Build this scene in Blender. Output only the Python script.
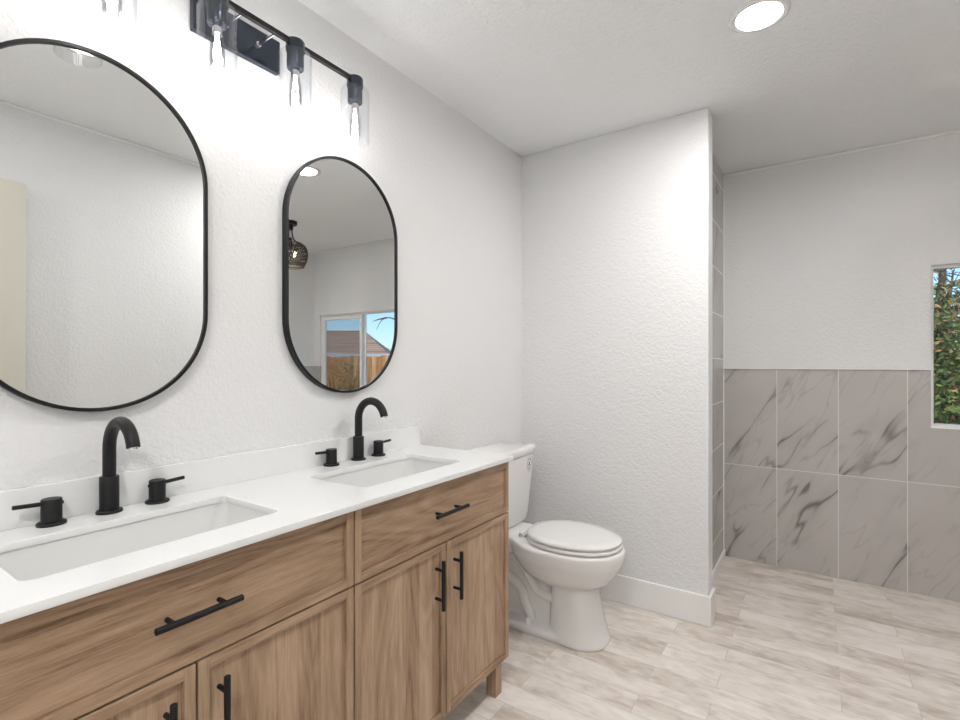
import bpy, bmesh, math, random
from mathutils import Vector, Matrix
random.seed(7)
for o in list(bpy.data.objects): bpy.data.objects.remove(o)
SC = bpy.context.scene
COL = SC.collection
PI = math.pi

# ------------------------------------------------------------------ camera
cam = bpy.data.cameras.new('camera')
cam.sensor_width = 36; cam.lens = 498/960*36; cam.shift_y = 3/960
cam.clip_start = 0.02; cam.clip_end = 300
camo = bpy.data.objects.new('camera', cam); COL.objects.link(camo)
camo.location = (1.428, 0, 1.236)
camo.rotation_euler = (PI/2, 0, math.radians(34.1))
SC.camera = camo

# ------------------------------------------------------------------ view, world, sun
SC.view_settings.view_transform = 'Standard'; SC.view_settings.look = 'None'
SC.view_settings.gamma = 1; SC.view_settings.use_curve_mapping = False
SC.view_settings.exposure = 0.08
BULB_W = 0.80; RECESS_E = (300.0, 55.0, 450.0, 175.0); PEND_W = 90; SKY_S = 0.20; SUN_S = 3.1
W = bpy.data.worlds.new('world'); SC.world = W; W.use_nodes = True
wn = W.node_tree; bg = wn.nodes['Background']
sky = wn.nodes.new('ShaderNodeTexSky'); sky.sky_type = 'NISHITA'
sky.sun_disc = False; sky.sun_elevation = math.radians(38); sky.sun_rotation = math.radians(150)
sky.ozone_density = 2.2; sky.dust_density = 0.3; sky.air_density = 1.0
tint = wn.nodes.new('ShaderNodeMix'); tint.data_type = 'RGBA'; tint.blend_type = 'MULTIPLY'; tint.inputs[0].default_value = 1
tint.inputs[7].default_value = (.74, .90, 1.14, 1)
wn.links.new(sky.outputs[0], tint.inputs[6]); wn.links.new(tint.outputs[2], bg.inputs[0]); bg.inputs[1].default_value = SKY_S
sun = bpy.data.lights.new('sun', 'SUN'); sun.energy = SUN_S; sun.angle = 0.01; sun.color = (1, .86, .68)
suno = bpy.data.objects.new('sun', sun); COL.objects.link(suno)
suno.rotation_euler = Vector((-.30, 1, -1.25)).to_track_quat('-Z', 'Y').to_euler()

# ------------------------------------------------------------------ materials
def nmat(name):
    m = bpy.data.materials.new(name); m.use_nodes = True
    nt = m.node_tree; return m, nt, nt.nodes['Principled BSDF']
def lnk(nt, a, b): nt.links.new(a, b)
def N(nt, t, **kw):
    n = nt.nodes.new('ShaderNode'+t)
    for k, v in kw.items(): setattr(n, k, v)
    return n
def setp(b, col=None, rough=None, metal=None, spec=None, coat=None):
    if col is not None: b.inputs['Base Color'].default_value = (*col, 1)
    if rough is not None: b.inputs['Roughness'].default_value = rough
    if metal is not None: b.inputs['Metallic'].default_value = metal
    if spec is not None: b.inputs['Specular IOR Level'].default_value = spec
    if coat is not None: b.inputs['Coat Weight'].default_value = coat; b.inputs['Coat Roughness'].default_value = .05
def plain(name, col, rough=.5, metal=0, spec=.5, coat=0, vary=.04, vscale=8, bump=0, bscale=60):
    m, nt, b = nmat(name); setp(b, col, rough, metal, spec, coat)
    tc = N(nt, 'TexCoord')
    if vary:
        n = N(nt, 'TexNoise'); n.inputs['Scale'].default_value = vscale; lnk(nt, tc.outputs['Object'], n.inputs['Vector'])
        mx = N(nt, 'Mix', data_type='RGBA')
        mx.inputs[6].default_value = tuple(c*(1-vary) for c in col)+(1,); mx.inputs[7].default_value = tuple(min(1, c*(1+vary)) for c in col)+(1,)
        lnk(nt, n.outputs['Fac'], mx.inputs[0]); lnk(nt, mx.outputs[2], b.inputs['Base Color'])
    if bump:
        n = N(nt, 'TexNoise'); n.inputs['Scale'].default_value = bscale; n.inputs['Detail'].default_value = 3
        lnk(nt, tc.outputs['Object'], n.inputs['Vector'])
        bp = N(nt, 'Bump'); bp.inputs['Strength'].default_value = bump; bp.inputs['Distance'].default_value = .004
        lnk(nt, n.outputs['Fac'], bp.inputs['Height']); lnk(nt, bp.outputs[0], b.inputs['Normal'])
    return m
def paint(name, col, scale, strength, dist=.004):
    """orange-peel textured drywall paint, world-sized"""
    m, nt, b = nmat(name); setp(b, col, .55, 0, .3)
    g = N(nt, 'NewGeometry')
    n = N(nt, 'TexNoise'); n.inputs['Scale'].default_value = scale; n.inputs['Detail'].default_value = 2.5; n.inputs['Roughness'].default_value = .5
    n.inputs['Distortion'].default_value = .6
    lnk(nt, g.outputs['Position'], n.inputs['Vector'])
    r = N(nt, 'ValToRGB'); r.color_ramp.elements[0].position = .38; r.color_ramp.elements[1].position = .62
    lnk(nt, n.outputs['Fac'], r.inputs[0])
    n2 = N(nt, 'TexNoise'); n2.inputs['Scale'].default_value = scale*.3; n2.inputs['Detail'].default_value = 2
    lnk(nt, g.outputs['Position'], n2.inputs['Vector'])
    ad = N(nt, 'Math', operation='ADD'); lnk(nt, r.outputs[0], ad.inputs[0]); lnk(nt, n2.outputs['Fac'], ad.inputs[1])
    bp = N(nt, 'Bump'); bp.inputs['Strength'].default_value = strength; bp.inputs['Distance'].default_value = dist
    lnk(nt, ad.outputs[0], bp.inputs['Height']); lnk(nt, bp.outputs[0], b.inputs['Normal'])
    return m
M = {}
M['wall'] = paint('wall_paint', (.79, .793, .80), 75, .31, .0045)
M['ceil'] = paint('ceiling_paint', (.90, .91, .92), 60, .33, .006)
M['trim'] = plain('white_trim', (.87, .87, .865), .35, vary=.02)
M['door'] = plain('beige_door', (.66, .63, .56), .5, vary=.03)
M['quartz'] = plain('white_quartz', (.82, .83, .83), .09, spec=.5, vary=.015, vscale=30)
M['ceramic'] = plain('white_ceramic', (.78, .775, .765), .08, spec=.5, vary=.01)
M['basin'] = plain('basin_ceramic', (.74, .75, .74), .07, spec=.5, vary=.01)
M['plastic'] = plain('white_plastic', (.79, .785, .775), .22, vary=.01)
M['vinyl'] = plain('window_vinyl', (.82, .82, .81), .35, vary=.02)
M['black'] = plain('matte_black_metal', (.006, .006, .007), .42, 0, .35, vary=.1, vscale=40)
M['gun'] = plain('gunmetal', (.055, .065, .085), .22, .85, vary=.08, vscale=20)
M['chrome'] = plain('chrome', (.75, .75, .76), .12, 1, vary=.02)
M['dark'] = plain('gap_shade_black', (.012, .018, .016), .8, vary=.1)  # near-black colour standing in for shade inside the cabinet gaps
M['teal'] = plain('teal_print', (.03, .22, .26), .4, vary=.05)
M['white_print'] = plain('white_print', (.85, .85, .85), .4, vary=.01)
M['grout'] = plain('grout', (.60, .58, .56), .8, vary=.05)

def mirror_mat():
    m, nt, b = nmat('mirror_glass'); setp(b, (.90, .915, .905), .0, 1)
    n = N(nt, 'TexNoise'); n.inputs['Scale'].default_value = 3
    mx = N(nt, 'Mix', data_type='RGBA'); mx.inputs[6].default_value = (.89, .905, .895, 1); mx.inputs[7].default_value = (.905, .92, .91, 1)
    lnk(nt, n.outputs['Fac'], mx.inputs[0]); lnk(nt, mx.outputs[2], b.inputs['Base Color']); return m
M['mirror'] = mirror_mat()
def thin_glass(name, tint=(1, 1, 1), refl=.12, haze=0.0):
    m = bpy.data.materials.new(name); m.use_nodes = True; nt = m.node_tree; nt.nodes.clear()
    out = N(nt, 'OutputMaterial'); tr = N(nt, 'BsdfTransparent'); gl = N(nt, 'BsdfGlossy')
    tr.inputs[0].default_value = (*tint, 1); gl.inputs['Roughness'].default_value = .02
    lw = N(nt, 'LayerWeight'); lw.inputs[0].default_value = .35
    mp = N(nt, 'MapRange'); mp.inputs['To Min'].default_value = refl*.35; mp.inputs['To Max'].default_value = .55
    pw = N(nt, 'Math', operation='POWER'); pw.inputs[1].default_value = 2.6
    lnk(nt, lw.outputs['Facing'], pw.inputs[0]); lnk(nt, pw.outputs[0], mp.inputs['Value'])
    mx = N(nt, 'MixShader'); lnk(nt, mp.outputs[0], mx.inputs[0]); lnk(nt, tr.outputs[0], mx.inputs[1]); lnk(nt, gl.outputs[0], mx.inputs[2])
    lnk(nt, mx.outputs[0], out.inputs[0]); return m
M['glass'] = thin_glass('clear_shade_glass', (.985, .99, 1), .08)
M['pane'] = thin_glass('window_pane_glass', (.97, .985, .985), .08)
def screen_mat():
    m = bpy.data.materials.new('insect_screen'); m.use_nodes = True; nt = m.node_tree; nt.nodes.clear()
    out = N(nt, 'OutputMaterial'); tr = N(nt, 'BsdfTransparent'); df = N(nt, 'BsdfDiffuse'); df.inputs[0].default_value = (.05, .05, .05, 1)
    mx = N(nt, 'MixShader'); mx.inputs[0].default_value = .28
    lnk(nt, tr.outputs[0], mx.inputs[1]); lnk(nt, df.outputs[0], mx.inputs[2]); lnk(nt, mx.outputs[0], out.inputs[0]); return m
M['screen'] = screen_mat()
def emit(name, col, s):
    m = bpy.data.materials.new(name); m.use_nodes = True; nt = m.node_tree; nt.nodes.clear()
    out = N(nt, 'OutputMaterial'); e = N(nt, 'Emission'); e.inputs[0].default_value = (*col, 1); e.inputs[1].default_value = s
    lnk(nt, e.outputs[0], out.inputs[0]); return m
M['filament'] = emit('bulb_filament', (1, .93, .82), 60)
M['filament_warm'] = emit('warm_filament', (1, .72, .38), 60)

def wood(name, axis):
    """oak laminate, grain along 'y' or 'z'"""
    m, nt, b = nmat(name); setp(b, None, .42, 0, .35)
    tc = N(nt, 'NewGeometry'); pos = tc.outputs['Position']
    def mapped(sc):
        mp = N(nt, 'Mapping'); mp.inputs['Scale'].default_value = sc; lnk(nt, pos, mp.inputs['Vector']); return mp.outputs[0]
    def S(along, across): return (across, along, across) if axis == 'y' else (across, across, along)
    def noise(v, scale=1, detail=4, dist=0, rough=.55):
        n = N(nt, 'TexNoise'); n.inputs['Scale'].default_value = scale; n.inputs['Detail'].default_value = detail
        n.inputs['Distortion'].default_value = dist; n.inputs['Roughness'].default_value = rough
        lnk(nt, v, n.inputs['Vector']); return n.outputs['Fac']
    broad = noise(mapped(S(1.3, 11)), 1, 3, .9)
    med = noise(mapped(S(3.2, 45)), 1, 4, 1.3)
    fine = noise(mapped(S(16, 420)), 1, 5, .2, .8)
    # board strips of slightly different tone
    sep = N(nt, 'SeparateXYZ'); lnk(nt, pos, sep.inputs[0])
    ml = N(nt, 'Math', operation='MULTIPLY'); ml.inputs[1].default_value = 17 if axis == 'z' else 9
    lnk(nt, sep.outputs[1 if axis == 'z' else 2], ml.inputs[0])
    fl = N(nt, 'Math', operation='FLOOR'); lnk(nt, ml.outputs[0], fl.inputs[0])
    wn_ = N(nt, 'TexWhiteNoise', noise_dimensions='1D'); lnk(nt, fl.outputs[0], wn_.inputs['W'])
    def mth(op, a, bb):
        x = N(nt, 'Math', operation=op)
        for i, q in enumerate((a, bb)):
            if isinstance(q, (int, float)): x.inputs[i].default_value = q
            else: lnk(nt, q, x.inputs[i])
        return x.outputs[0]
    # cathedral figure: ridged rings from a stretched noise
    rg = noise(mapped(S(1.1, 6.5)), 1, 2, .8)
    rings = mth('PINGPONG', mth('MULTIPLY', rg, 9), .5)
    v = mth('ADD', mth('MULTIPLY', broad, .30), mth('MULTIPLY', med, .28))
    v = mth('ADD', v, mth('MULTIPLY', fine, .42))
    v = mth('ADD', v, mth('MULTIPLY', rings, .18))
    v = mth('ADD', v, mth('MULTIPLY', wn_.outputs['Value'], .13 if axis == 'z' else .03))
    r = N(nt, 'ValToRGB'); cr = r.color_ramp
    cr.elements[0].position = .40; cr.elements[0].color = (.130, .076, .045, 1)
    cr.elements[1].position = .76; cr.elements[1].color = (.55, .395, .27, 1)
    e = cr.elements.new(.50); e.color = (.30, .192, .118, 1)
    e = cr.elements.new(.60); e.color = (.40, .272, .178, 1)
    lnk(nt, v, r.inputs[0]); lnk(nt, r.outputs[0], b.inputs['Base Color'])
    bp = N(nt, 'Bump'); bp.inputs['Strength'].default_value = .12; bp.inputs['Distance'].default_value = .002
    lnk(nt, fine, bp.inputs['Height']); lnk(nt, bp.outputs[0], b.inputs['Normal'])
    return m
M['wood_y'] = wood('oak_grain_along', 'y'); M['wood_z'] = wood('oak_grain_upright', 'z')

def marble(name, axis):
    """large marble-look porcelain tiles with grout. axis: 'x' -> wall runs along x; 'y' -> along y"""
    m, nt, b = nmat(name); setp(b, None, .22, 0, .5)
    g = N(nt, 'NewGeometry'); sep = N(nt, 'SeparateXYZ'); lnk(nt, g.outputs['Position'], sep.inputs[0])
    def mth(op, a, bb=None, c=None):
        x = N(nt, 'Math', operation=op)
        for i, q in enumerate((a, bb, c)):
            if q is None: continue
            if isinstance(q, (int, float)): x.inputs[i].default_value = q
            else: lnk(nt, q, x.inputs[i])
        return x.outputs[0]
    if axis == 'x': H = sep.outputs[0]; tw, h0, th, v0 = .3035, .9215, .609, -.015
    else: H = sep.outputs[1]; tw, h0, th, v0 = .61, 3.52-.61*3, .2675, 1.797-.2675*7
    V = sep.outputs[2]
    hu = mth('DIVIDE', mth('SUBTRACT', H, h0), tw); vu = mth('DIVIDE', mth('SUBTRACT', V, v0), th)
    fh, fv = mth('FLOOR', hu), mth('FLOOR', vu)
    eh = mth('MULTIPLY', mth('PINGPONG', hu, .5), tw); ev = mth('MULTIPLY', mth('PINGPONG', vu, .5), th)
    gr = mth('LESS_THAN', mth('MINIMUM', eh, ev), .0016)
    cb = N(nt, 'CombineXYZ'); lnk(nt, fh, cb.inputs[0]); lnk(nt, fv, cb.inputs[1])
    wnz = N(nt, 'TexWhiteNoise', noise_dimensions='2D'); lnk(nt, cb.outputs[0], wnz.inputs['Vector'])
    sc = N(nt, 'VectorMath', operation='SCALE'); sc.inputs['Scale'].default_value = 13; lnk(nt, wnz.outputs['Color'], sc.inputs[0])
    p = N(nt, 'CombineXYZ'); lnk(nt, H, p.inputs[0]); lnk(nt, V, p.inputs[1])
    ad = N(nt, 'VectorMath', operation='ADD'); lnk(nt, p.outputs[0], ad.inputs[0]); lnk(nt, sc.outputs[0], ad.inputs[1])
    mp = N(nt, 'Mapping'); mp.inputs['Rotation'].default_value = (0, 0, math.radians(-62)); lnk(nt, ad.outputs[0], mp.inputs['Vector'])
    def veins(scx, scy, width, dist, detail=5):
        mp2 = N(nt, 'Mapping'); mp2.inputs['Scale'].default_value = (scx, scy, 1); lnk(nt, mp.outputs[0], mp2.inputs['Vector'])
        n = N(nt, 'TexNoise'); n.inputs['Scale'].default_value = 1; n.inputs['Detail'].default_value = detail; n.inputs['Distortion'].default_value = dist
        n.inputs['Roughness'].default_value = .5
        lnk(nt, mp2.outputs[0], n.inputs['Vector'])
        d = mth('ABSOLUTE', mth('SUBTRACT', n.outputs['Fac'], .5))
        r = N(nt, 'MapRange'); r.inputs['From Min'].default_value = 0; r.inputs['From Max'].default_value = width
        r.inputs['To Min'].default_value = 1; r.inputs['To Max'].default_value = 0; lnk(nt, d, r.inputs['Value'])
        return r.outputs[0]
    v1 = veins(.75, 3.6, .012, .12, 3); v1b = veins(.75, 3.6, .06, .12, 3)
    msk = N(nt, 'TexNoise'); msk.inputs['Scale'].default_value = 3.6; lnk(nt, ad.outputs[0], msk.inputs['Vector'])
    mr = N(nt, 'MapRange'); mr.inputs['From Min'].default_value = .38; mr.inputs['From Max'].default_value = .60; lnk(nt, msk.outputs['Fac'], mr.inputs['Value'])
    v2 = veins(1.3, 6.0, .014, .15, 3)
    vv = mth('ADD', mth('MULTIPLY', mth('MULTIPLY', v1, mr.outputs[0]), .75), mth('MULTIPLY', mth('MULTIPLY', v1b, mr.outputs[0]), .2))
    vv = mth('ADD', vv, mth('MULTIPLY', mth('MULTIPLY', v2, mth('SUBTRACT', 1.0, mr.outputs[0])), .22))
    vv = mth('MINIMUM', vv, 1.0)
    cl = N(nt, 'TexNoise'); cl.inputs['Scale'].default_value = 5; cl.inputs['Detail'].default_value = 3; lnk(nt, ad.outputs[0], cl.inputs['Vector'])
    base = N(nt, 'Mix', data_type='RGBA'); base.inputs[6].default_value = (.47, .445, .425, 1); base.inputs[7].default_value = (.55, .525, .508, 1)
    lnk(nt, cl.outputs['Fac'], base.inputs[0])
    mx = N(nt, 'Mix', data_type='RGBA'); mx.inputs[7].default_value = (.15, .135, .125, 1); lnk(nt, base.outputs[2], mx.inputs[6]); lnk(nt, vv, mx.inputs[0])
    mg = N(nt, 'Mix', data_type='RGBA'); mg.inputs[7].default_value = (.74, .72, .69, 1); lnk(nt, mx.outputs[2], mg.inputs[6]); lnk(nt, gr, mg.inputs[0])
    lnk(nt, mg.outputs[2], b.inputs['Base Color'])
    rr = N(nt, 'MapRange'); rr.inputs['To Min'].default_value = .2; rr.inputs['To Max'].default_value = .8; lnk(nt, gr, rr.inputs['Value']); lnk(nt, rr.outputs[0], b.inputs['Roughness'])
    return m
M['marble_x'] = marble('marble_tile_back', 'x'); M['marble_y'] = marble('marble_tile_side', 'y')

def floor_mat():
    m, nt, b = nmat('stone_look_planks'); setp(b, None, .34, 0, .4)
    g = N(nt, 'NewGeometry')
    mp = N(nt, 'Mapping'); mp.inputs['Location'].default_value = (.13, -.080, 0); lnk(nt, g.outputs['Position'], mp.inputs['Vector'])
    br = N(nt, 'TexBrick'); br.offset = .37; br.offset_frequency = 2; br.squash = 1
    br.inputs['Scale'].default_value = 1; br.inputs['Brick Width'].default_value = .62; br.inputs['Row Height'].default_value = .105
    br.inputs['Mortar Size'].default_value = .0011; br.inputs['Mortar Smooth'].default_value = .3; br.inputs['Bias'].default_value = 0
    br.inputs['Color1'].default_value = (0, 0, 0, 1); br.inputs['Color2'].default_value = (1, 1, 1, 1); br.inputs['Mortar'].default_value = (.5, .5, .5, 1)
    lnk(nt, mp.outputs[0], br.inputs['Vector'])
    # shift the cloudy pattern per plank
    sc = N(nt, 'VectorMath', operation='SCALE'); sc.inputs['Scale'].default_value = 23; lnk(nt, br.outputs['Color'], sc.inputs[0])
    ad = N(nt, 'VectorMath', operation='ADD'); lnk(nt, g.outputs['Position'], ad.inputs[0]); lnk(nt, sc.outputs[0], ad.inputs[1])
    def nz(s, scale, d=4, dist=.5):
        q = N(nt, 'Mapping'); q.inputs['Scale'].default_value = s; lnk(nt, ad.outputs[0], q.inputs['Vector'])
        n = N(nt, 'TexNoise'); n.inputs['Scale'].default_value = scale; n.inputs['Detail'].default_value = d; n.inputs['Distortion'].default_value = dist
        lnk(nt, q.outputs[0], n.inputs['Vector']); return n.outputs['Fac']
    def mth(op, a, bb):
        x = N(nt, 'Math', operation=op)
        for i, q in enumerate((a, bb)):
            if isinstance(q, (int, float)): x.inputs[i].default_value = q
            else: lnk(nt, q, x.inputs[i])
        return x.outputs[0]
    v = mth('ADD', mth('MULTIPLY', nz((2.2, 5, 1), 1.6), .55), mth('MULTIPLY', nz((9, 22, 1), 1.6, 5), .45))
    sb = N(nt, 'SeparateXYZ'); lnk(nt, br.outputs['Color'], sb.inputs[0])
    v = mth('ADD', v, mth('MULTIPLY', mth('SUBTRACT', sb.outputs[0], .5), .13))
    r = N(nt, 'ValToRGB'); cr = r.color_ramp
    cr.elements[0].position = .33; cr.elements[0].color = (.52, .445, .38, 1)
    cr.elements[1].position = .66; cr.elements[1].color = (.85, .80, .75, 1)
    e = cr.elements.new(.45); e.color = (.67, .605, .545, 1)
    e = cr.elements.new(.54); e.color = (.765, .71, .655, 1)
    lnk(nt, v, r.inputs[0])
    mx = N(nt, 'Mix', data_type='RGBA'); mx.inputs[7].default_value = (.40, .34, .29, 1); lnk(nt, r.outputs[0], mx.inputs[6]); lnk(nt, mth('MULTIPLY', br.outputs['Fac'], .6), mx.inputs[0])
    lnk(nt, mx.outputs[2], b.inputs['Base Color'])
    bp = N(nt, 'Bump'); bp.inputs['Strength'].default_value = .15; bp.inputs['Distance'].default_value = .001; bp.invert = True
    lnk(nt, br.outputs['Fac'], bp.inputs['Height']); lnk(nt, bp.outputs[0], b.inputs['Normal'])
    return m
M['floor'] = floor_mat()
def boards(name, c1, c2, w, rough=.8):
    m, nt, b = nmat(name); setp(b, None, rough, 0, .2)
    tc = N(nt, 'TexCoord'); mp = N(nt, 'Mapping'); mp.inputs['Scale'].default_value = (20, 20, 1.6); lnk(nt, tc.outputs['Object'], mp.inputs['Vector'])
    n = N(nt, 'TexNoise'); n.inputs['Scale'].default_value = 1; n.inputs['Detail'].default_value = 5; lnk(nt, mp.outputs[0], n.inputs['Vector'])
    mx = N(nt, 'Mix', data_type='RGBA'); mx.inputs[6].default_value = (*c1, 1); mx.inputs[7].default_value = (*c2, 1)
    r = N(nt, 'MapRange'); r.inputs['From Min'].default_value = .35; r.inputs['From Max'].default_value = .65; lnk(nt, n.outputs['Fac'], r.inputs['Value'])
    lnk(nt, r.outputs[0], mx.inputs[0]); lnk(nt, mx.outputs[2], b.inputs['Base Color']); return m
M['cedar'] = [boards('cedar_board_%s' % k, a, c, .14) for k, a, c in
              (('ruddy', (.34, .14, .05), (.62, .31, .13)), ('pale', (.46, .24, .10), (.74, .46, .22)), ('brown', (.25, .12, .05), (.48, .26, .12)))]
def shingle():
    m, nt, b = nmat('roof_shingles'); setp(b, None, .9, 0, .1)
    tc = N(nt, 'TexCoord'); br = N(nt, 'TexBrick'); br.inputs['Scale'].default_value = 1
    br.inputs['Brick Width'].default_value = .3; br.inputs['Row Height'].default_value = .12; br.inputs['Mortar Size'].default_value = .012
    br.inputs['Color1'].default_value = (.40, .26, .18, 1); br.inputs['Color2'].default_value = (.58, .41, .30, 1); br.inputs['Mortar'].default_value = (.09, .07, .06, 1)
    cb = N(nt, 'CombineXYZ'); sp = N(nt, 'SeparateXYZ'); lnk(nt, tc.outputs['Object'], sp.inputs[0])
    a = N(nt, 'Math', operation='ADD'); lnk(nt, sp.outputs[0], a.inputs[0]); lnk(nt, sp.outputs[1], a.inputs[1])
    lnk(nt, a.outputs[0], cb.inputs[0])
    z = N(nt, 'Math', operation='MULTIPLY'); z.inputs[1].default_value = 1.8; lnk(nt, sp.outputs[2], z.inputs[0]); lnk(nt, z.outputs[0], cb.inputs[1])
    lnk(nt, cb.outputs[0], br.inputs['Vector']); lnk(nt, br.outputs['Color'], b.inputs['Base Color']); return m
M['shingle'] = shingle()
M['bark'] = plain('bark', (.10, .07, .05), .9, vary=.4, vscale=20)
M['leaf'] = plain('green_leaves', (.19, .27, .07), .55, vary=.55, vscale=7)
M['leaf_rust'] = plain('rusty_leaves', (.42, .22, .09), .6, vary=.45, vscale=7)
M['grass'] = plain('lawn_and_soil', (.16, .15, .08), .95, vary=.5, vscale=3)
M['siding'] = plain('shed_siding', (.35, .27, .2), .8, vary=.1)

# ------------------------------------------------------------------ mesh helpers
def box(bm, a, b, mi=0):
    x0, x1 = sorted((a[0], b[0])); y0, y1 = sorted((a[1], b[1])); z0, z1 = sorted((a[2], b[2]))
    vs = [bm.verts.new(p) for p in ((x0,y0,z0),(x1,y0,z0),(x1,y1,z0),(x0,y1,z0),(x0,y0,z1),(x1,y0,z1),(x1,y1,z1),(x0,y1,z1))]
    for f in ((3,2,1,0),(4,5,6,7),(0,1,5,4),(1,2,6,5),(2,3,7,6),(3,0,4,7)):
        fc = bm.faces.new([vs[i] for i in f]); fc.material_index = mi
    return vs
def loft(bm, rings, cap0=True, cap1=True, closed=False, mi=0):
    R = [[bm.verts.new(p) for p in r] for r in rings]
    n = len(R[0]); m = len(R)
    for i in range(m if closed else m-1):
        A, B = R[i], R[(i+1) % m]
        for j in range(n):
            f = bm.faces.new((A[j], A[(j+1) % n], B[(j+1) % n], B[j])); f.material_index = mi
    if not closed:
        if cap0: f = bm.faces.new(R[0][::-1]); f.material_index = mi
        if cap1: f = bm.faces.new(R[-1]); f.material_index = mi
    return R
def cyl(bm, c0, c1, r0, r1=None, n=24, cap=True, mi=0):
    r1 = r0 if r1 is None else r1
    c0, c1 = Vector(c0), Vector(c1); d = (c1-c0).normalized()
    u = d.orthogonal().normalized(); v = d.cross(u)
    loft(bm, [[c0+(u*math.cos(t)+v*math.sin(t))*r0 for t in [2*PI*k/n for k in range(n)]],
              [c1+(u*math.cos(t)+v*math.sin(t))*r1 for t in [2*PI*k/n for k in range(n)]]], cap, cap, mi=mi)
def tube(bm, pts, r, n=12, cap=True, mi=0):
    pts = [Vector(p) for p in pts]; rs = r if isinstance(r, (list, tuple)) else [r]*len(pts)
    rings = []; u = None
    for i, p in enumerate(pts):
        d = (pts[min(i+1, len(pts)-1)]-pts[max(i-1, 0)]).normalized()
        u = d.orthogonal().normalized() if u is None else (u-d*u.dot(d)).normalized()
        v = d.cross(u)
        rings.append([p+(u*math.cos(t)+v*math.sin(t))*rs[i] for t in [2*PI*k/n for k in range(n)]])
    loft(bm, rings, cap, cap, mi=mi)
def lathe(bm, c, prof, n=32, cap0=True, cap1=True, mi=0):
    loft(bm, [[(c[0]+r*math.cos(2*PI*k/n), c[1]+r*math.sin(2*PI*k/n), c[2]+z) for k in range(n)] for r, z in prof], cap0, cap1, mi=mi)
def rrect(cx, cy, hx, hy, r, n=8):
    P = []
    for sx, sy, a0 in ((1, 1, 0), (-1, 1, 90), (-1, -1, 180), (1, -1, 270)):
        for k in range(n+1):
            a = math.radians(a0+90*k/n); P.append((cx+sx*(hx-r)+r*math.cos(a), cy+sy*(hy-r)+r*math.sin(a)))
    return P
def catmull(pts, n=8):
    P = [Vector(p) for p in pts]; P = [P[0]*2-P[1]]+P+[P[-1]*2-P[-2]]; out = []
    for i in range(1, len(P)-2):
        for k in range(n):
            t = k/n; a, b, c, d = P[i-1:i+3]
            out.append(.5*((2*b)+(c-a)*t+(2*a-5*b+4*c-d)*t*t+(3*b-a-3*c+d)*t**3))
    out.append(P[-2]); return out
WO = {}
def root(name, label, cat, loc, group=None):
    o = bpy.data.objects.new(name, None); COL.objects.link(o); o.location = loc; o.empty_display_size = .05
    WO[o] = Vector(loc); o['label'] = label; o['category'] = cat
    if group: o['group'] = group
    return o
def obj(name, bm, mats, parent=None, smooth=False, bevel=0, seg=2, origin=None, label=None, kind=None, angle=35):
    bmesh.ops.recalc_face_normals(bm, faces=bm.faces[:])
    me = bpy.data.meshes.new(name)
    if origin is None:
        if parent is not None: origin = WO[parent]
        else:
            X = [v.co for v in bm.verts]
            origin = Vector(((min(p.x for p in X)+max(p.x for p in X))/2, (min(p.y for p in X)+max(p.y for p in X))/2, min(p.z for p in X)))
    origin = Vector(origin)
    bmesh.ops.translate(bm, vec=-origin, verts=bm.verts[:])
    bm.to_mesh(me); bm.free()
    for m in (mats if isinstance(mats, (list, tuple)) else [mats]): me.materials.append(m)
    o = bpy.data.objects.new(name, me); COL.objects.link(o); WO[o] = origin
    if parent is not None: o.parent = parent; o.location = origin-WO[parent]
    else: o.location = origin
    if smooth:
        for p in me.polygons: p.use_smooth = True
        me.set_sharp_from_angle(angle=math.radians(angle))
    if bevel:
        b = o.modifiers.new('bevel', 'BEVEL'); b.width = bevel; b.segments = seg; b.limit_method = 'ANGLE'; b.angle_limit = math.radians(40)
    if label: o['label'] = label
    if kind: o['kind'] = kind
    return o
def tag(o, label, cat, group=None):
    o['label'] = label; o['category'] = cat
    if group: o['group'] = group
    return o
def B(): return bmesh.new()
def struct(name, boxes, mats, bevel=0, **k):
    bm = B()
    for b in boxes: box(bm, b[0], b[1], b[2] if len(b) > 2 else 0)
    return obj(name, bm, mats, kind='structure', bevel=bevel, **k)

# ------------------------------------------------------------------ the room
H = 2.44; YP = 2.54; YP2 = 2.652; XP = 1.005; YC = 3.52; XD = 3.18; XE = 1.71; YN = 1.61; YF = -1.2; XS = .931
struct('floor', [((-.12, YF-.12, -.1), (XD+.12, YC+.15, 0))], M['floor'])
struct('ceiling', [((-.12, YF-.12, H), (XD+.12, YC+.15, H+.1))], M['ceil'])
struct('wall_left', [((-.12, YF, 0), (0, YP, H))], M['wall'])
struct('wall_partition', [((-.12, YP, 0), (XP, YP2, H))], M['wall'], bevel=.004)
struct('wall_shower_side', [((XS-.12, YP2, 0), (XS, YC, H))], M['marble_y'])
struct('wall_front', [((-.12, YF-.12, 0), (XE+.12, YF, H))], M['wall'])
struct('wall_entry', [((XE, YF, 0), (XE+.12, YN, H))], M['wall'], bevel=.003)
struct('wall_alcove', [((XE+.12, YN-.12, 0), (XD+.12, YN, H))], M['wall'])
struct('wall_right', [((XD+.006, YN, 1.203), (XD+.12, YC, H), 0), ((XD, YN, 0), (XD+.12, YC, 1.203), 1)], [M['wall'], M['marble_y']])
WX0, WX1, WZ0, WZ1 = 1.926, 3.10, .892, 1.752
TZ = 1.203
struct('wall_back', [
    ((XS-.12, YC-.008, TZ), (WX0, YC+.075, H), 0), ((WX0, YC-.008, WZ1), (WX1, YC+.075, H), 0), ((WX1, YC-.008, TZ), (XD+.12, YC+.075, H), 0),
    ((XS-.12, YC, 0), (WX0, YC+.075, TZ), 1), ((WX0, YC, 0), (WX1, YC+.075, WZ0), 1), ((WX1, YC, 0), (XD+.12, YC+.075, TZ), 1)], [M['wall'], M['marble_x']])
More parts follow.
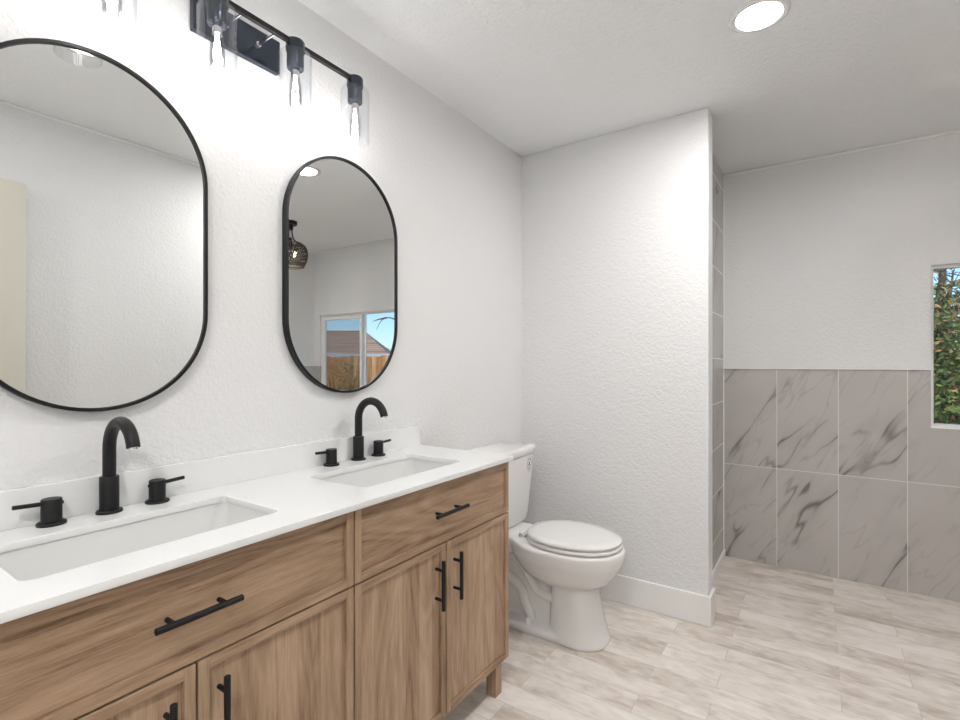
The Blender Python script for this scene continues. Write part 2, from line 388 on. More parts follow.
# baseboards
struct('baseboard_partition', [((.0, YP-.014, .001), (XP+.014, YP, .142)), ((XP, YP, .001), (XP+.014, YP2, .142))], M['trim'], bevel=.003)
struct('baseboard_left', [((0, YF, .001), (.014, .10, .142)), ((0, 1.63, .001), (.014, YP-.014, .142))], M['trim'], bevel=.003)
struct('baseboard_shower', [((XS, YP2, .001), (XS+.012, YC, .045))], M['trim'], bevel=.002)
struct('baseboard_entry', [((XE-.014, .8, .001), (XE, YN+.014, .142))], M['trim'], bevel=.003)
# thin caulk beads under the ceiling and the corner trims of the tiling
struct('trim_1', [((XS, YC-.016, H-.016), (XD, YC-.008, H-.001))], M['trim'], bevel=.003)
struct('trim_2', [((XE-.009, YF, H-.016), (XE, YN, H-.001))], M['trim'], bevel=.003)
struct('trim_3', [((XS, YC-.014, .045), (XS+.006, YC-.008, H-.016))], M['trim'])
struct('trim_4', [((XS+.006, YC-.010, TZ-.004), (WX0, YC, TZ+.003))], M['trim'])
# window: fixed sash on the left, sliding sash with an insect screen on the right
fy0, fy1 = YC+.014, YC+.058
w1 = struct('window_1', [((WX0, fy0, WZ0), (WX0+.013, fy1, WZ1)), ((WX1-.028, fy0, WZ0), (WX1, fy1, WZ1)),
                         ((WX0+.013, fy0, WZ0), (WX1-.028, fy1, WZ0+.022)), ((WX0+.013, fy0, WZ1-.018), (WX1-.028, fy1, WZ1))], M['vinyl'], bevel=.002)
xm = 2.455
def rect_frame(bm, x0, x1, z0, z1, y0, y1, t):
    box(bm, (x0, y0, z0), (x0+t, y1, z1)); box(bm, (x1-t, y0, z0), (x1, y1, z1))
    box(bm, (x0+t, y0, z0), (x1-t, y1, z0+t)); box(bm, (x0+t, y0, z1-t), (x1-t, y1, z1))
bm = B(); rect_frame(bm, xm, WX1-.028, WZ0+.024, WZ1-.022, fy0-.004, fy0+.022, .034); sash = obj('window_sash', bm, M['vinyl'], w1, bevel=.002)
bm = B(); box(bm, (xm-.022, fy0+.026, WZ0+.022), (xm+.012, fy1-.006, WZ1-.018)); obj('window_mullion', bm, M['vinyl'], w1, bevel=.002)
bm = B(); box(bm, (xm+.036, fy0+.01, WZ0+.06), (WX1-.064, fy0+.014, WZ1-.058)); obj('window_pane', bm, M['pane'], sash)
bm = B(); box(bm, (WX0+.013, fy0+.030, WZ0+.022), (xm-.022, fy0+.034, WZ1-.018)); obj('window_pane', bm, M['pane'], w1)
bm = B(); box(bm, (xm+.013, fy1-.008, WZ0+.024), (WX1-.028, fy1-.006, WZ1-.022)); obj('window_screen', bm, M['screen'], w1)
bm = B(); box(bm, (xm+.006, fy0-.014, 1.25), (xm+.022, fy0-.004, 1.33)); obj('sash_latch', bm, M['vinyl'], sash, bevel=.002)
struct('window_sill', [((WX0, YC, WZ0), (WX1, fy0, WZ0+.006))], M['trim'])
# open entry door lying against the wall beside the camera
d1 = struct('door_1', [((XE-.052, -.06, .012), (XE-.014, .735, 2.07))], M['door'], bevel=.002)

# ------------------------------------------------------------------ bathroom vanity
FX = .4637; VY0, VY1 = .10, 1.62; VZ0, VZ1 = .125, .8682
van = root('vanity_cabinet', 'long oak-look bathroom vanity cabinet on short legs with black bar pulls', 'cabinet', (.23, .86, 0))
bm = B()
bx = FX-.026
box(bm, (.012, VY0, VZ0), (bx, VY0+.018, VZ1)); box(bm, (.012, VY1-.018, VZ0), (bx, VY1, VZ1))
box(bm, (.012, VY0+.018, VZ0), (bx, VY1-.018, VZ0+.018)); box(bm, (.012, VY0+.018, VZ0+.018), (.02, VY1-.018, VZ1))
box(bm, (.02, .852, VZ0+.018), (bx-.03, .870, VZ1-.16))
obj('cabinet_body', bm, M['wood_z'], van, bevel=.0015)
bm = B(); box(bm, (bx-.004, VY0+.018, VZ1-.03), (bx, VY1-.018, VZ1)); box(bm, (bx-.004, VY0+.018, .66), (bx, VY1-.018, .69)); box(bm, (bx-.004, .85, VZ0+.018), (bx, .872, .66)); 
obj('gap_shade_rail', bm, M['dark'], van)  # front rails coloured near-black so the gaps look shaded
def pull(parent, y, z, L, vertical):
    bm = B(); px = FX+.030; r = .0062
    if vertical:
        cyl(bm, (px, y, z-L/2), (px, y, z+L/2), r, n=16)
        for s in (-1, 1): cyl(bm, (FX-.001, y, z+s*L*.30), (px, y, z+s*L*.30), .0048, n=12)
    else:
        cyl(bm, (px, y-L/2, z), (px, y+L/2, z), r, n=16)
        for s in (-1, 1): cyl(bm, (FX-.001, y+s*L*.30, z), (px, y+s*L*.30, z), .0048, n=12)
    o = obj('handle', bm, M['black'], parent, smooth=True, bevel=.001, label='matte black bar pull'); return o
def shaker(name, y0, y1, z0, z1, fw, horiz):
    bm = B(); g = .0024; y0 += g; y1 -= g; z0 += g; z1 -= g; xb = FX-.0195
    box(bm, (xb, y0, z0), (FX, y0+fw, z1), 1); box(bm, (xb, y1-fw, z0), (FX, y1, z1), 1)
    box(bm, (xb, y0+fw, z0), (FX, y1-fw, z0+fw), 0); box(bm, (xb, y0+fw, z1-fw), (FX, y1-fw, z1), 0)
    box(bm, (xb, y0+fw, z0+fw), (FX-.0085, y1-fw, z1-fw), 0 if horiz else 1)
    return obj(name, bm, [M['wood_y'], M['wood_z']], van, bevel=.0008, seg=1)
ZD = .675
fw = .0215
dl = shaker('drawer', VY0, .861, ZD, VZ1-.002, fw, True); pull(dl, .471, .776, .156, False)
dr = shaker('drawer', .861, VY1, ZD, VZ1-.002, fw, True); pull(dr, 1.234, .776, .160, False)
for y0, y1, py in ((VY0, .477, .422), (.477, .861, .518), (.861, 1.236, 1.184), (1.236, VY1, 1.276)):
    d = shaker('door', y0, y1, VZ0+.002, ZD, fw, False); pull(d, py, .562, .150, True)
for x in (.05, .405):
    for y in (VY0+.03, VY1-.068):
        bm = B(); box(bm, (x, y, 0), (x+.042, y+.042, VZ0)); obj('leg', bm, M['wood_z'], van, bevel=.001)

# countertop with two rounded cut-outs
ZT = .885; XF = .4775; SINKS = (.480, 1.208); SHX, SHY, SXC = .126, .2325, .250
def curve_plate(name, splines, z, half):
    cu = bpy.data.curves.new(name, 'CURVE'); cu.dimensions = '2D'; cu.fill_mode = 'BOTH'; cu.extrude = half
    for P in splines:
        s = cu.splines.new('POLY'); s.points.add(len(P)-1); s.use_cyclic_u = True
        for i, p in enumerate(P): s.points[i].co = (p[0], p[1], 0, 1)
    t = bpy.data.objects.new('tmp', cu); COL.objects.link(t)
    bpy.context.view_layer.update()
    me = bpy.data.meshes.new_from_object(t.evaluated_get(bpy.context.evaluated_depsgraph_get()))
    bpy.data.objects.remove(t); bm = B(); bm.from_mesh(me); bpy.data.meshes.remove(me)
    for f in bm.faces: f.material_index = 0
    bmesh.ops.remove_doubles(bm, verts=bm.verts[:], dist=1e-5)
    bmesh.ops.translate(bm, vec=(0, 0, z), verts=bm.verts[:]); return bm
outer = [(.001, .092), (XF, .092), (XF, 1.630), (.001, 1.630)]
bm = curve_plate('countertop', [outer]+[rrect(SXC, y, SHX, SHY, .022, 8) for y in SINKS], ZT-.00825, .00825)
ct = tag(obj('countertop', bm, M['quartz'], bevel=.0012), 'glossy white quartz countertop with two sink cut-outs on oak vanity', 'countertop')
bm = B(); box(bm, (.001, .092, ZT), (.020, 1.622, ZT+.083))
tag(obj('backsplash', bm, M['quartz'], bevel=.0012), 'low white quartz backsplash strip along wall behind the faucets', 'backsplash')
def sink(y, label):
    bm = B(); R = []
    for (ex, ey, rr, z) in ((.012, .022, .03, ZT-.0172), (.003, .003, .024, ZT-.0172), (.002, .002, .026, ZT-.03), (-.006, -.012, .035, ZT-.08), (-.012, -.025, .045, ZT-.125), (-.035, -.055, .05, ZT-.142), (-.105, -.205, .015, ZT-.148)):
        R.append([(px, py, z) for px, py in rrect(SXC, y, SHX+ex, SHY+ey, rr, 8)])
    loft(bm, R, False, True)
    s = obj('sink', bm, M['basin'], smooth=True, angle=60, origin=(SXC, y, ZT-.15))
    md = s.modifiers.new('thick', 'SOLIDIFY'); md.thickness = .006; md.offset = -1
    tag(s, label, 'sink')
    bm = B(); lathe(bm, (SXC, y, ZT-.148), [(.022, .0006), (.022, .003), (.016, .005), (.004, .0055)], 24)
    obj('drain', bm, M['chrome'], s, smooth=True)
sink(SINKS[0], 'rectangular undermount white sink nearest the camera, under the larger-looking mirror')
sink(SINKS[1], 'rectangular undermount white sink farther away, nearest the toilet')

def faucet(y, label, hy):
    r = root('faucet', label, 'faucet', (.047, y, ZT), 'matte black widespread faucets')
    X = .047
    bm = B(); lathe(bm, (X, y, ZT), [(.0265, 0), (.0265, .004), (.025, .006), (.0195, .006), (.0195, .083), (.0185, .085), (.0135, .085)], 32)
    obj('spout_base', bm, M['black'], r, smooth=True)
    bm = B(); P = [(X, y, ZT+.08), (X, y, ZT+.115)]; RR = .0655; zc = ZT+.150
    P += [(X+RR-RR*math.cos(a), y, zc+RR*math.sin(a)) for a in [math.radians(q) for q in range(0, 173, 7)]]
    tube(bm, P, .0136, 20); obj('spout', bm, M['black'], r, smooth=True)
    e = Vector(P[-1]); bm = B(); cyl(bm, e+Vector((0, 0, .002)), e+Vector((.0005, 0, -.003)), .009, n=20); obj('aerator', bm, M['chrome'], r, smooth=True)
    for s, h in zip((-1, 1), hy):
        bm = B(); lathe(bm, (X, h, ZT), [(.0265, 0), (.0265, .004), (.025, .006), (.0185, .006), (.0185, .054), (.0172, .056)], 32)
        hb = obj('handle', bm, M['black'], r, smooth=True)
        bm = B(); cyl(bm, (X, h+s*.012, ZT+.047), (X, h+s*.064, ZT+.050), .0046, n=12)
        obj('lever', bm, M['black'], hb, smooth=True)
        bm = B(); cyl(bm, (X, h-s*.0165, ZT+.044), (X, h-s*.0205, ZT+.044), .004, n=10)
        obj('screw_plug', bm, M['black'], hb, smooth=True)
faucet(.482, 'matte black gooseneck faucet with two levers behind the nearest sink', (.375, .585))
faucet(1.252, 'matte black gooseneck faucet with two levers behind the sink nearest toilet', (1.130, 1.351))

# ------------------------------------------------------------------ mirrors
def stad(yc, zc, hw, hh, n=40):
    P = []; r = hw
    for k in range(n+1):
        a = PI*k/n; P.append((yc+r*math.cos(a), zc+hh-r+r*math.sin(a)))
    for k in range(n+1):
        a = PI+PI*k/n; P.append((yc+r*math.cos(a), zc-hh+r+r*math.sin(a)))
    return P
def mirror(yc, zc, hw, hh, label):
    r = root('wall_mirror', label, 'mirror', (0, yc, zc-hh), 'black framed oval mirrors')
    t = .0085
    rings = [[(x, p[0], p[1]) for p in stad(yc, zc, hw-d, hh-d)] for x, d in ((.002, 0), (.025, 0), (.026, .001), (.026, t-.001), (.025, t), (.002, t))]
    bm = B(); loft(bm, rings, closed=True); obj('frame', bm, M['black'], r, smooth=True)
    bm = B(); loft(bm, [[(x, p[0], p[1]) for p in stad(yc, zc, hw-t, hh-t)] for x in (.004, .020)]); obj('glass', bm, M['mirror'], r)
mirror(.4705, 1.5455, .2525, .424, 'pill-shaped black framed mirror above the nearest sink, cut by left picture edge')
mirror(1.2245, 1.5493, .2542, .4212, 'pill-shaped black framed mirror above far sink, reflecting the window')

# ------------------------------------------------------------------ vanity light
BX = .12; LY = (.4615, .698, .935, 1.17)
vl = root('vanity_light', 'four-bulb black bar light with clear glass cylinder shades above the mirrors', 'wall light', (0, .816, 2.15))
bm = B(); box(bm, (.001, .685, 2.148), (.022, .950, 2.250)); obj('backplate', bm, M['gun'], vl, bevel=.003)
bm = B(); box(bm, (BX-.007, LY[0]-.01, 2.194), (BX+.007, LY[3]+.01, 2.208)); obj('bar', bm, M['black'], vl, bevel=.001)
for y in (.77, .872):
    bm = B(); cyl(bm, (.022, y, 2.2), (BX-.007, y, 2.2), .0045, n=12); cyl(bm, (.022, y, 2.2), (.031, y, 2.2), .010, .008, n=20)
    obj('arm', bm, M['chrome'], vl, smooth=True)
for y in LY:
    bm = B(); lathe(bm, (BX, y, 2.125), [(.0235, 0), (.0245, .003), (.0245, .052), (.0275, .053), (.0275, .080), (.025, .084)], 28)
    obj('socket', bm, M['gun'], vl, smooth=True)
    bm = B(); z0, z1 = 1.990, 2.186; rr = .048
    z1 = 2.178; P = [(rr, z0), (rr, z1-.018), (rr-.004, z1-.007), (rr-.014, z1-.001), (.024, z1), (.024, z1-.0025), (rr-.015, z1-.0035), (rr-.0065, z1-.009), (rr-.0025, z1-.019), (rr-.0025, z0)]
    n = 36
    loft(bm, [[(BX+q*math.cos(2*PI*k/n), y+q*math.sin(2*PI*k/n), z) for k in range(n)] for q, z in P], closed=True)
    obj('glass_shade', bm, M['glass'], vl, smooth=True)
    bm = B(); lathe(bm, (BX, y, 2.0), [(.005, 0), (.013, .004), (.0180, .014), (.0190, .04), (.0165, .08), (.012, .105), (.012, .125)], 24, True, False)
    bulb = obj('bulb', bm, M['glass'], vl, smooth=True)
    bm = B(); lathe(bm, (BX, y, 2.100), [(.0125, 0), (.0125, .024)], 20); obj('bulb_cap', bm, M['chrome'], bulb, smooth=True)
    bm = B()
    for k in range(4):
        a = k*PI/2; dx, dy = .0065*math.cos(a), .0065*math.sin(a)
        tube(bm, [(BX+dx*.5, y+dy*.5, 2.098), (BX+dx*1.5, y+dy*1.5, 2.05), (BX+dx*.9, y+dy*.9, 2.012)], .0012, 6)
    obj('filament', bm, M['filament'], bulb)
    L = bpy.data.lights.new('bulb_glow', 'POINT'); L.energy = BULB_W; L.shadow_soft_size = .012; L.color = (1, .985, .965)
    lo = bpy.data.objects.new('bulb_glow', L); COL.objects.link(lo); lo.parent = vl; lo.location = Vector((BX, y, 2.055))-WO[vl]

# ------------------------------------------------------------------ recessed ceiling lights
def recessed(x, y, label, e):
    r = root('recessed_light', label, 'ceiling light', (x, y, H-.012), 'recessed ceiling lights')
    bm = B(); n = 48
    loft(bm, [[(x+q*math.cos(2*PI*k/n), y+q*math.sin(2*PI*k/n), z) for k in range(n)] for q, z in
              ((.094, H), (.094, H-.004), (.086, H-.009), (.072, H-.008), (.068, H-.002), (.068, H))], closed=True)
    obj('trim_ring', bm, M['plastic'], r, smooth=True)
    bm = B(); lathe(bm, (x, y, H-.004), [(.0675, 0), (.0675, .003)], 48); obj('lens', bm, emit('led_lens', (1, .975, .945), e), r)
recessed(1.262, 1.965, 'round white recessed ceiling light in front of the partition wall', RECESS_E[0])
recessed(.895, .715, 'round recessed ceiling light seen only at the top of near mirror', RECESS_E[1])
recessed(1.3, -.6, 'added recessed fill light behind the camera, never in view', RECESS_E[2])  # added fill light, unseen, to brighten the room from behind
recessed(2.55, 1.98, 'added recessed fill light in the window alcove outside the picture', RECESS_E[3])  # unseen lamp put in to lift the alcove brightness

# ------------------------------------------------------------------ pendant in the alcove (seen in the far mirror)
px, py = 2.33, 2.60
pd = root('pendant_light', 'semi-flush ceiling lamp with dark woven bead shade, reflected in far mirror', 'ceiling lamp', (px, py, 2.05))
bm = B(); lathe(bm, (px, py, H-.03), [(.058, 0), (.062, .006), (.062, .03)], 32); obj('canopy', bm, M['black'], pd, smooth=True)
bm = B()
lathe(bm, (px, py, H-.07), [(.03, 0), (.03, .04)], 20)
for k in range(3):
    a = k*2*PI/3+.3; c, s = math.cos(a), math.sin(a)
    tube(bm, catmull([(px+.018*c, py+.018*s, H-.05), (px+.022*c, py+.022*s, H-.10), (px+.034*c, py+.034*s, H-.15), (px+.066*c, py+.066*s, 2.262)], 5), .0055, 8)
obj('stem', bm, M['black'], pd, smooth=True)
prof = [(.070, 2.262), (.100, 2.255), (.128, 2.235), (.143, 2.205), (.148, 2.170), (.146, 2.135), (.137, 2.100), (.122, 2.070), (.118, 2.055)]
bm = B(); nv = 40
for q, z in prof:
    tube(bm, [(px+q*math.cos(2*PI*k/40), py+q*math.sin(2*PI*k/40), z) for k in range(41)], .0022, 5, False)
for k in range(nv):
    a = 2*PI*k/nv
    for tw in (-1, 1):
        tube(bm, [(px+q*math.cos(a+tw*i*.09), py+q*math.sin(a+tw*i*.09), z) for i, (q, z) in enumerate(prof)], .0026, 4, False)
obj('shade', bm, plain('dark_beads', (.06, .045, .035), .35, .3, vary=.4, vscale=90), pd)
for k, (ox, oy) in enumerate(((.045, -.02), (-.045, .02), (.0, .05))):
    bm = B(); lathe(bm, (px+ox, py+oy, 2.13), [(.004, 0), (.018, .008), (.024, .025), (.02, .045), (.012, .06), (.012, .09)], 20); bb = obj('bulb', bm, M['glass'], pd, smooth=True)
    bm = B(); cyl(bm, (px+ox, py+oy, 2.15), (px+ox, py+oy, 2.175), .006, n=10); obj('filament', bm, M['filament_warm'], bb)
    L = bpy.data.lights.new('pendant_glow', 'POINT'); L.energy = PEND_W; L.shadow_soft_size = .006; L.color = (1, .82, .62)
    lo = bpy.data.objects.new('pendant_glow', L); COL.objects.link(lo); lo.parent = pd; lo.location = Vector((px+ox, py+oy, 2.163))-WO[pd]
bm = B(); cyl(bm, (px, py, 2.215), (px, py, 2.30), .026, .022, n=24); obj('bulb_holder', bm, M['black'], pd, smooth=True)

# ------------------------------------------------------------------ toilet
TY = 2.12
to = root('toilet', 'white two-piece toilet with closed lid between vanity and partition wall', 'toilet', (.36, TY, 0))
def egg(x0, x1, hw, z, n=64, back=.55, p=2.25):
    """horizontal egg ring; widest point nearer the back"""
    xc = x0+(x1-x0)*(1-back); P = []
    for k in range(n):
        a = 2*PI*k/n; c, s = math.cos(a), math.sin(a)
        e = 2/p
        cx = abs(c)**e*(1 if c >= 0 else -1); sy = abs(s)**e*(1 if s >= 0 else -1)
        P.append((xc+(x1-xc if c >= 0 else xc-x0)*cx, TY+hw*sy, z))
    return P
bm = B()
# bowl
loft(bm, [egg(.36, .605, .085, .238), egg(.31, .645, .115, .250), egg(.27, .682, .145, .278), egg(.24, .705, .163, .310), egg(.22, .722, .176, .340), egg(.21, .732, .186, .362),
          egg(.205, .738, .190, .392), egg(.208, .738, .190, .412), egg(.215, .730, .184, .420)])
# pedestal column
loft(bm, [egg(.405, .672, .122, .0, p=2.5), egg(.405, .670, .121, .012, p=2.5), egg(.408, .654, .113, .06, p=2.5), egg(.412, .635, .106, .14, p=2.5), egg(.415, .619, .101, .22, p=2.5), egg(.38, .61, .096, .28, p=2.5)])
# rear deck under the tank
def slab(x0, x1, hw, z, r=.03): return [(a, b, z) for a, b in rrect((x0+x1)/2, TY, (x1-x0)/2, hw, r, 5)]
loft(bm, [slab(.05, .36, .085, .335, .03), slab(.035, .37, .108, .35, .03), slab(.03, .38, .118, .37, .03), slab(.03, .38, .118, .418, .03), slab(.035, .375, .112, .424, .03)])
# web, foot
loft(bm, [slab(.10, .45, .052, .0, .02), slab(.10, .42, .048, .36, .02)])
loft(bm, [slab(.07, .52, .118, .0, .05), slab(.07, .52, .117, .022, .05), slab(.08, .50, .105, .036, .05), slab(.1, .48, .06, .044, .03)])
bowl = obj('bowl', bm, M['ceramic'], to)
md = bowl.modifiers.new('blend', 'REMESH'); md.mode = 'VOXEL'; md.voxel_size = .0065; md.use_smooth_shade = True
md = bowl.modifiers.new('soft', 'SMOOTH'); md.iterations = 4; md.factor = .6
# trapway relief on both sides
bm = B()
for s in (-1, 1):
    yo = TY+s*.056
    tube(bm, catmull([(.15, yo, .29), (.217, yo, .316), (.268, yo, .29), (.31, yo, .238), (.363, yo, .177), (.44, yo, .166)], 8), .021, 16)
    tube(bm, catmull([(.10, yo, .19), (.179, yo, .212), (.217, yo, .203), (.268, yo, .171), (.289, yo, .111), (.315, yo, .068), (.322, yo, .03)], 8), .024, 16)
tw = obj('trapway', bm, M['ceramic'], to)
md = tw.modifiers.new('blend', 'REMESH'); md.mode = 'VOXEL'; md.voxel_size = .004; md.use_smooth_shade = True
md = tw.modifiers.new('soft', 'SMOOTH'); md.iterations = 3; md.factor = .6
for s in (-1, 1):
    bm = B(); lathe(bm, (.325, TY+s*.092, .034), [(.015, 0), (.0145, .022), (.010, .029), (.004, .031)], 20)
    obj('bolt_cap', bm, M['plastic'], to, smooth=True)
def lidring(x0, x1, hw, z): return egg(x0, x1, hw, z, n=56, back=.56, p=2.15)
bm = B(); loft(bm, [lidring(.297, .720, .172, .422), lidring(.293, .726, .178, .427), lidring(.293, .726, .178, .436), lidring(.299, .720, .172, .440)])
obj('seat', bm, M['plastic'], to, smooth=True, angle=60)
bm = B(); loft(bm, [lidring(.300, .718, .170, .4435), lidring(.295, .724, .176, .447), lidring(.295, .724, .176, .455), lidring(.303, .712, .169, .461), lidring(.33, .67, .13, .4635), lidring(.42, .56, .05, .4645)])
obj('seat_lid', bm, M['plastic'], to, smooth=True, angle=60)
for s in (-1, 1):
    bm = B(); cyl(bm, (.282, TY+s*.072-.020, .438), (.282, TY+s*.072+.020, .438), .009, n=16); box(bm, (.270, TY+s*.072-.017, .420), (.302, TY+s*.072+.017, .436))
    obj('hinge', bm, M['plastic'], to, smooth=True, bevel=.002)
def trect(x0, x1, hw, z, r, bow=.0):
    P = []
    for a, b in rrect((x0+x1)/2, TY, (x1-x0)/2, hw, r, 8):
        if a > (x0+x1)/2: a += bow*(1-((b-TY)/hw)**2)
        P.append((a, b, z))
    return P
def densify(P, k=4):
    out = []
    for i in range(len(P)):
        p, q = Vector(P[i]), Vector(P[(i+1) % len(P)])
        m = k if (q-p).length > .05 else 1
        for j in range(m): out.append(p.lerp(q, j/m))
    return out
def tring(x0, x1, hw, z, r, bow):
    base = densify([(a, b, z) for a, b in rrect((x0+x1)/2, TY, (x1-x0)/2, hw, r, 6)], 10)
    return [(p.x+(bow*(1-((p.y-TY)/hw)**2) if p.x > (x0+x1)/2 else 0), p.y, z) for p in base]
bm = B(); loft(bm, [tring(.045, .160, .160, .424, .022, .012), tring(.035, .172, .172, .430, .024, .014), tring(.028, .181, .180, .47, .024, .014), tring(.02, .192, .192, .62, .022, .014), tring(.015, .201, .203, .768, .022, .014)])
obj('tank', bm, M['ceramic'], to, smooth=True, angle=50)
bm = B(); loft(bm, [tring(.008, .202, .205, .770, .022, .014), tring(.004, .208, .210, .774, .022, .014), tring(.004, .210, .212, .802, .024, .014), tring(.007, .206, .208, .809, .024, .014), tring(.02, .19, .195, .813, .02, .014)])
obj('tank_lid', bm, M['ceramic'], to, smooth=True, angle=60)
# round sticker on the tank front with a dark drop mark and a short line of print below
sy, sz, sx = 2.252, .722, .1960
def tankx(y, z):
    k = (z-.62)/(.768-.62); return .192+.009*k+.014*(1-((y-TY)/(.192+.011*k))**2)-.003
def rotx(p):  # lie on the slightly curved, sloping tank face
    y, z = p; return (tankx(y, z), y, z)
def disc(bm, y, z, r0, r1, off, mi, n=32, sq=1):
    A = [(rotx((y+r1*math.cos(2*PI*k/n), z+r1*sq*math.sin(2*PI*k/n)))) for k in range(n)]
    if r0 == 0:
        f = bm.faces.new([bm.verts.new((p[0]+off, p[1], p[2])) for p in A]); f.material_index = mi
    else:
        Bq = [(rotx((y+r0*math.cos(2*PI*k/n), z+r0*math.sin(2*PI*k/n)))) for k in range(n)]
        va = [bm.verts.new((p[0]+off, p[1], p[2])) for p in A]; vb = [bm.verts.new((p[0]+off, p[1], p[2])) for p in Bq]
        for k in range(n): f = bm.faces.new((va[k], va[(k+1) % n], vb[(k+1) % n], vb[k])); f.material_index = mi
bm = B(); disc(bm, sy, sz, 0, .0265, .0040, 0); disc(bm, sy, sz, .021, .0255, .0046, 1)
drop = [(0, .016), (.004, .006), (.008, -.003), (.008, -.010), (.003, -.013), (-.003, -.013), (-.008, -.010), (-.008, -.003), (-.004, .006)]
f = bm.faces.new([bm.verts.new(Vector(rotx((sy+a, sz+b)))+Vector((.0047, 0, 0))) for a, b in drop]); f.material_index = 2
for k in range(3):
    q = [(-.010+k*.007, -.031), (-.005+k*.007, -.031), (-.005+k*.007, -.037), (-.010+k*.007, -.037)]
    f = bm.faces.new([bm.verts.new(Vector(rotx((sy+a, sz+b)))+Vector((.0044, 0, 0))) for a, b in q]); f.material_index = 1
obj('sticker', bm, [M['white_print'], M['teal'], M['black']], to, label='round white sticker with teal ring and dark drop')

# ------------------------------------------------------------------ outside
GZ = -.35
bm = B(); box(bm, (-25, YC+.15, GZ-.2), (40, 45, GZ)); obj('ground', bm, M['grass'], kind='structure')
# cedar fence
FYY = 7.6
fn = root('wooden_fence', 'tall cedar board fence outside window in front of shed', 'fence', (6, FYY, GZ))
FZ = 1.385
mats = M['cedar']
bm = B(); x = 1.0; i = 0
while x < 13:
    w = .14; z = FZ+random.uniform(-.015, .015)
    box(bm, (x, FYY, GZ+.02), (x+w-.006, FYY+.02+random.uniform(0, .006), z), random.choice((0, 0, 1, 1, 2))); x += w
obj('boards', bm, mats, fn)['kind'] = 'stuff'
bm = B()
for z in (-.1, .5, 1.15): box(bm, (1, FYY+.027, z), (13, FYY+.065, z+.09))
obj('rail', bm, mats[2], fn)
for k in range(6):
    bm = B(); box(bm, (1.2+k*2.3, FYY+.066, GZ), (1.29+k*2.3, FYY+.155, FZ-.03)); obj('post', bm, mats[2], fn)
# shed with hipped roof
sa = math.radians(-40); SA = Vector((math.cos(sa), math.sin(sa), 0)); SB = Vector((-math.sin(sa), math.cos(sa), 0)); S0 = Vector((9.4, 11, 0))
def shp(a, b, z): return S0+SA*a+SB*b+Vector((0, 0, z))
sh = root('garden_shed', 'low shed with brown shingled hip roof behind the cedar fence', 'shed', tuple(shp(2.25, 2, GZ)))
SL, SD, ez, rz = 4.5, 4.0, 1.50, 2.34
bm = B(); loft(bm, [[shp(a, b, z) for a, b in ((.3, .3), (SL-.3, .3), (SL-.3, SD-.3), (.3, SD-.3))] for z in (GZ, ez)]); obj('walls', bm, M['siding'], sh)
bm = B(); v = [bm.verts.new(shp(*p)) for p in ((0, 0, ez), (SL, 0, ez), (SL, SD, ez), (0, SD, ez), (1.0, 2, rz), (SL-1, 2, rz))]
for f in ((0, 1, 5, 4), (1, 2, 5), (2, 3, 4, 5), (3, 0, 4), (3, 2, 1, 0)): bm.faces.new([v[k] for k in f])
obj('roof', bm, M['shingle'], sh)
bm = B(); loft(bm, [[shp(a, b, z) for a, b in ((-.02, -.03), (SL+.02, -.03), (SL+.02, 0), (-.02, 0))] for z in (ez-.1, ez+.02)])
loft(bm, [[shp(a, b, z) for a, b in ((-.03, 0), (0, 0), (0, SD), (-.03, SD))] for z in (ez-.1, ez+.02)]); obj('fascia', bm, M['vinyl'], sh)
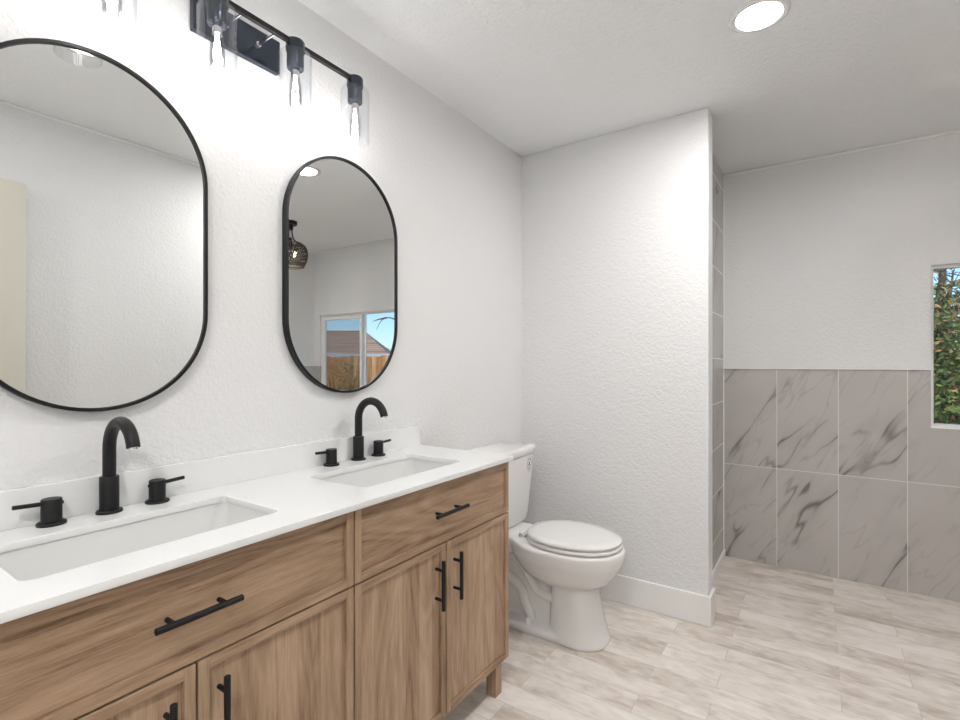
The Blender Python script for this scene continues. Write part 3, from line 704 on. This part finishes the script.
# leafy tree straight outside
def leaves(bm, c, rad, n, size, mis=(0,), flat=1.0, zmin=None):
    for _ in range(n):
        while True:
            p = Vector([random.uniform(-1, 1) for _ in range(3)])
            if p.length <= 1: break
        q = Vector((c[0]+p.x*rad[0], c[1]+p.y*rad[1], c[2]+p.z*rad[2]))
        if zmin is not None and q.z < zmin: continue
        s = size*random.uniform(.6, 1.3)
        u = Vector([random.gauss(0, 1) for _ in range(3)]).normalized(); w = u.orthogonal().normalized()
        if random.random() < .5: w = u.cross(w)
        f = bm.faces.new([bm.verts.new(q+d) for d in (-u*s, w*s*.42, u*s, -w*s*.42)]); f.material_index = random.choice(mis)
def tree(name, label, x, y, h, parts, seed, leafed=True, spread=.8, group=None, limbs=22, extra=()):
    random.seed(seed)
    t = root(name, label, 'tree', (x, y, GZ), group)
    bm = B(); tube(bm, catmull([(x, y, GZ), (x+.04, y, GZ+h*.3), (x-.03, y+.03, GZ+h*.6), (x, y, GZ+h)], 5), [.09-.075*i/15 for i in range(16)], 10)
    tips = []
    for k in range(limbs):
        z = GZ+h*random.uniform(.2, .92); a = random.uniform(0, 2*PI); L = spread*random.uniform(.6, 1.1)*(1.15-.6*(z-GZ)/h)
        e = Vector((x+L*math.cos(a), y+L*math.sin(a), z+L*random.uniform(.3, .8)))
        s = Vector((x, y, z)); mid = s.lerp(e, .5)+Vector((0, 0, -.08))
        tube(bm, catmull([s, mid, e], 4), [.022-.002*i for i in range(9)], 6)
        for _ in range(4):
            b = s.lerp(e, random.uniform(.4, 1)); g = b+Vector([random.uniform(-.35, .35), random.uniform(-.35, .35), random.uniform(.0, .45)])
            tube(bm, [b, b.lerp(g, .5)+Vector((0, 0, .03)), g], [.007, .005, .002], 5); tips.append(g)
    for e in extra:
        q = catmull(e, 4); tube(bm, q, [.017*(1-.85*i/len(q)) for i in range(len(q))], 6)
    obj('trunk', bm, M['bark'], t, smooth=True)
    if leafed:
        bm = B()
        for c, r, n, s, mis in parts: leaves(bm, c, r, n, s, mis)
        obj('foliage', bm, [M['leaf'], M['leaf_rust']], t)['kind'] = 'stuff'
    return t
cx, cy = 2.38, 6.0
tree('leafy_tree', 'bushy green tree with rusty leaves right outside the window', cx, cy, 3.0,
     [((cx, cy, .9), (1.0, .9, .95), 13000, .030, (0, 0, 0, 0, 0, 0, 0, 1)), ((cx-.1, cy, 1.55), (.8, .8, .40), 4500, .028, (0, 0, 0, 1)), ((cx+.2, cy, 2.1), (.9, .8, .6), 1500, .027, (0, 0, 1)),
      ((cx-.5, cy-.3, .1), (.8, .6, .5), 4000, .030, (0,))], 3)
tree('bare_tree', 'leafless tree whose twigs show against sky in far mirror', 4.35, 6.4, 2.9, [], 11, leafed=False, spread=.5, limbs=14, extra=[[(4.35, 6.4, 1.45), (4.55, 6.4, 1.85), (4.8, 6.4, 2.02), (5.0, 6.4, 2.03), (5.12, 6.4, 1.96), (5.2, 6.4, 1.84)], [(4.4, 6.4, 1.7), (4.65, 6.4, 2.1), (4.9, 6.4, 2.2), (5.15, 6.4, 2.16)], [(4.95, 6.4, 2.04), (5.15, 6.4, 2.02), (5.3, 6.4, 1.99)]])
random.seed(5)
sx0, sy0 = 7.05, 7.15
sb = root('green_shrub', 'green shrub growing in front of the cedar fence', 'shrub', (sx0, sy0, GZ))
bm = B()
for k in range(9):
    a = random.uniform(0, 2*PI); tube(bm, [(sx0, sy0, GZ), (sx0+.2*math.cos(a), sy0+.1*math.sin(a), .3), (sx0+.45*math.cos(a), sy0+.25*math.sin(a), .95)], [.02, .012, .005], 6)
obj('stem', bm, M['bark'], sb)
bm = B(); leaves(bm, (sx0, sy0, .55), (.55, .3, .8), 700, .035, (0,)); obj('foliage', bm, M['leaf'], sb)['kind'] = 'stuff'
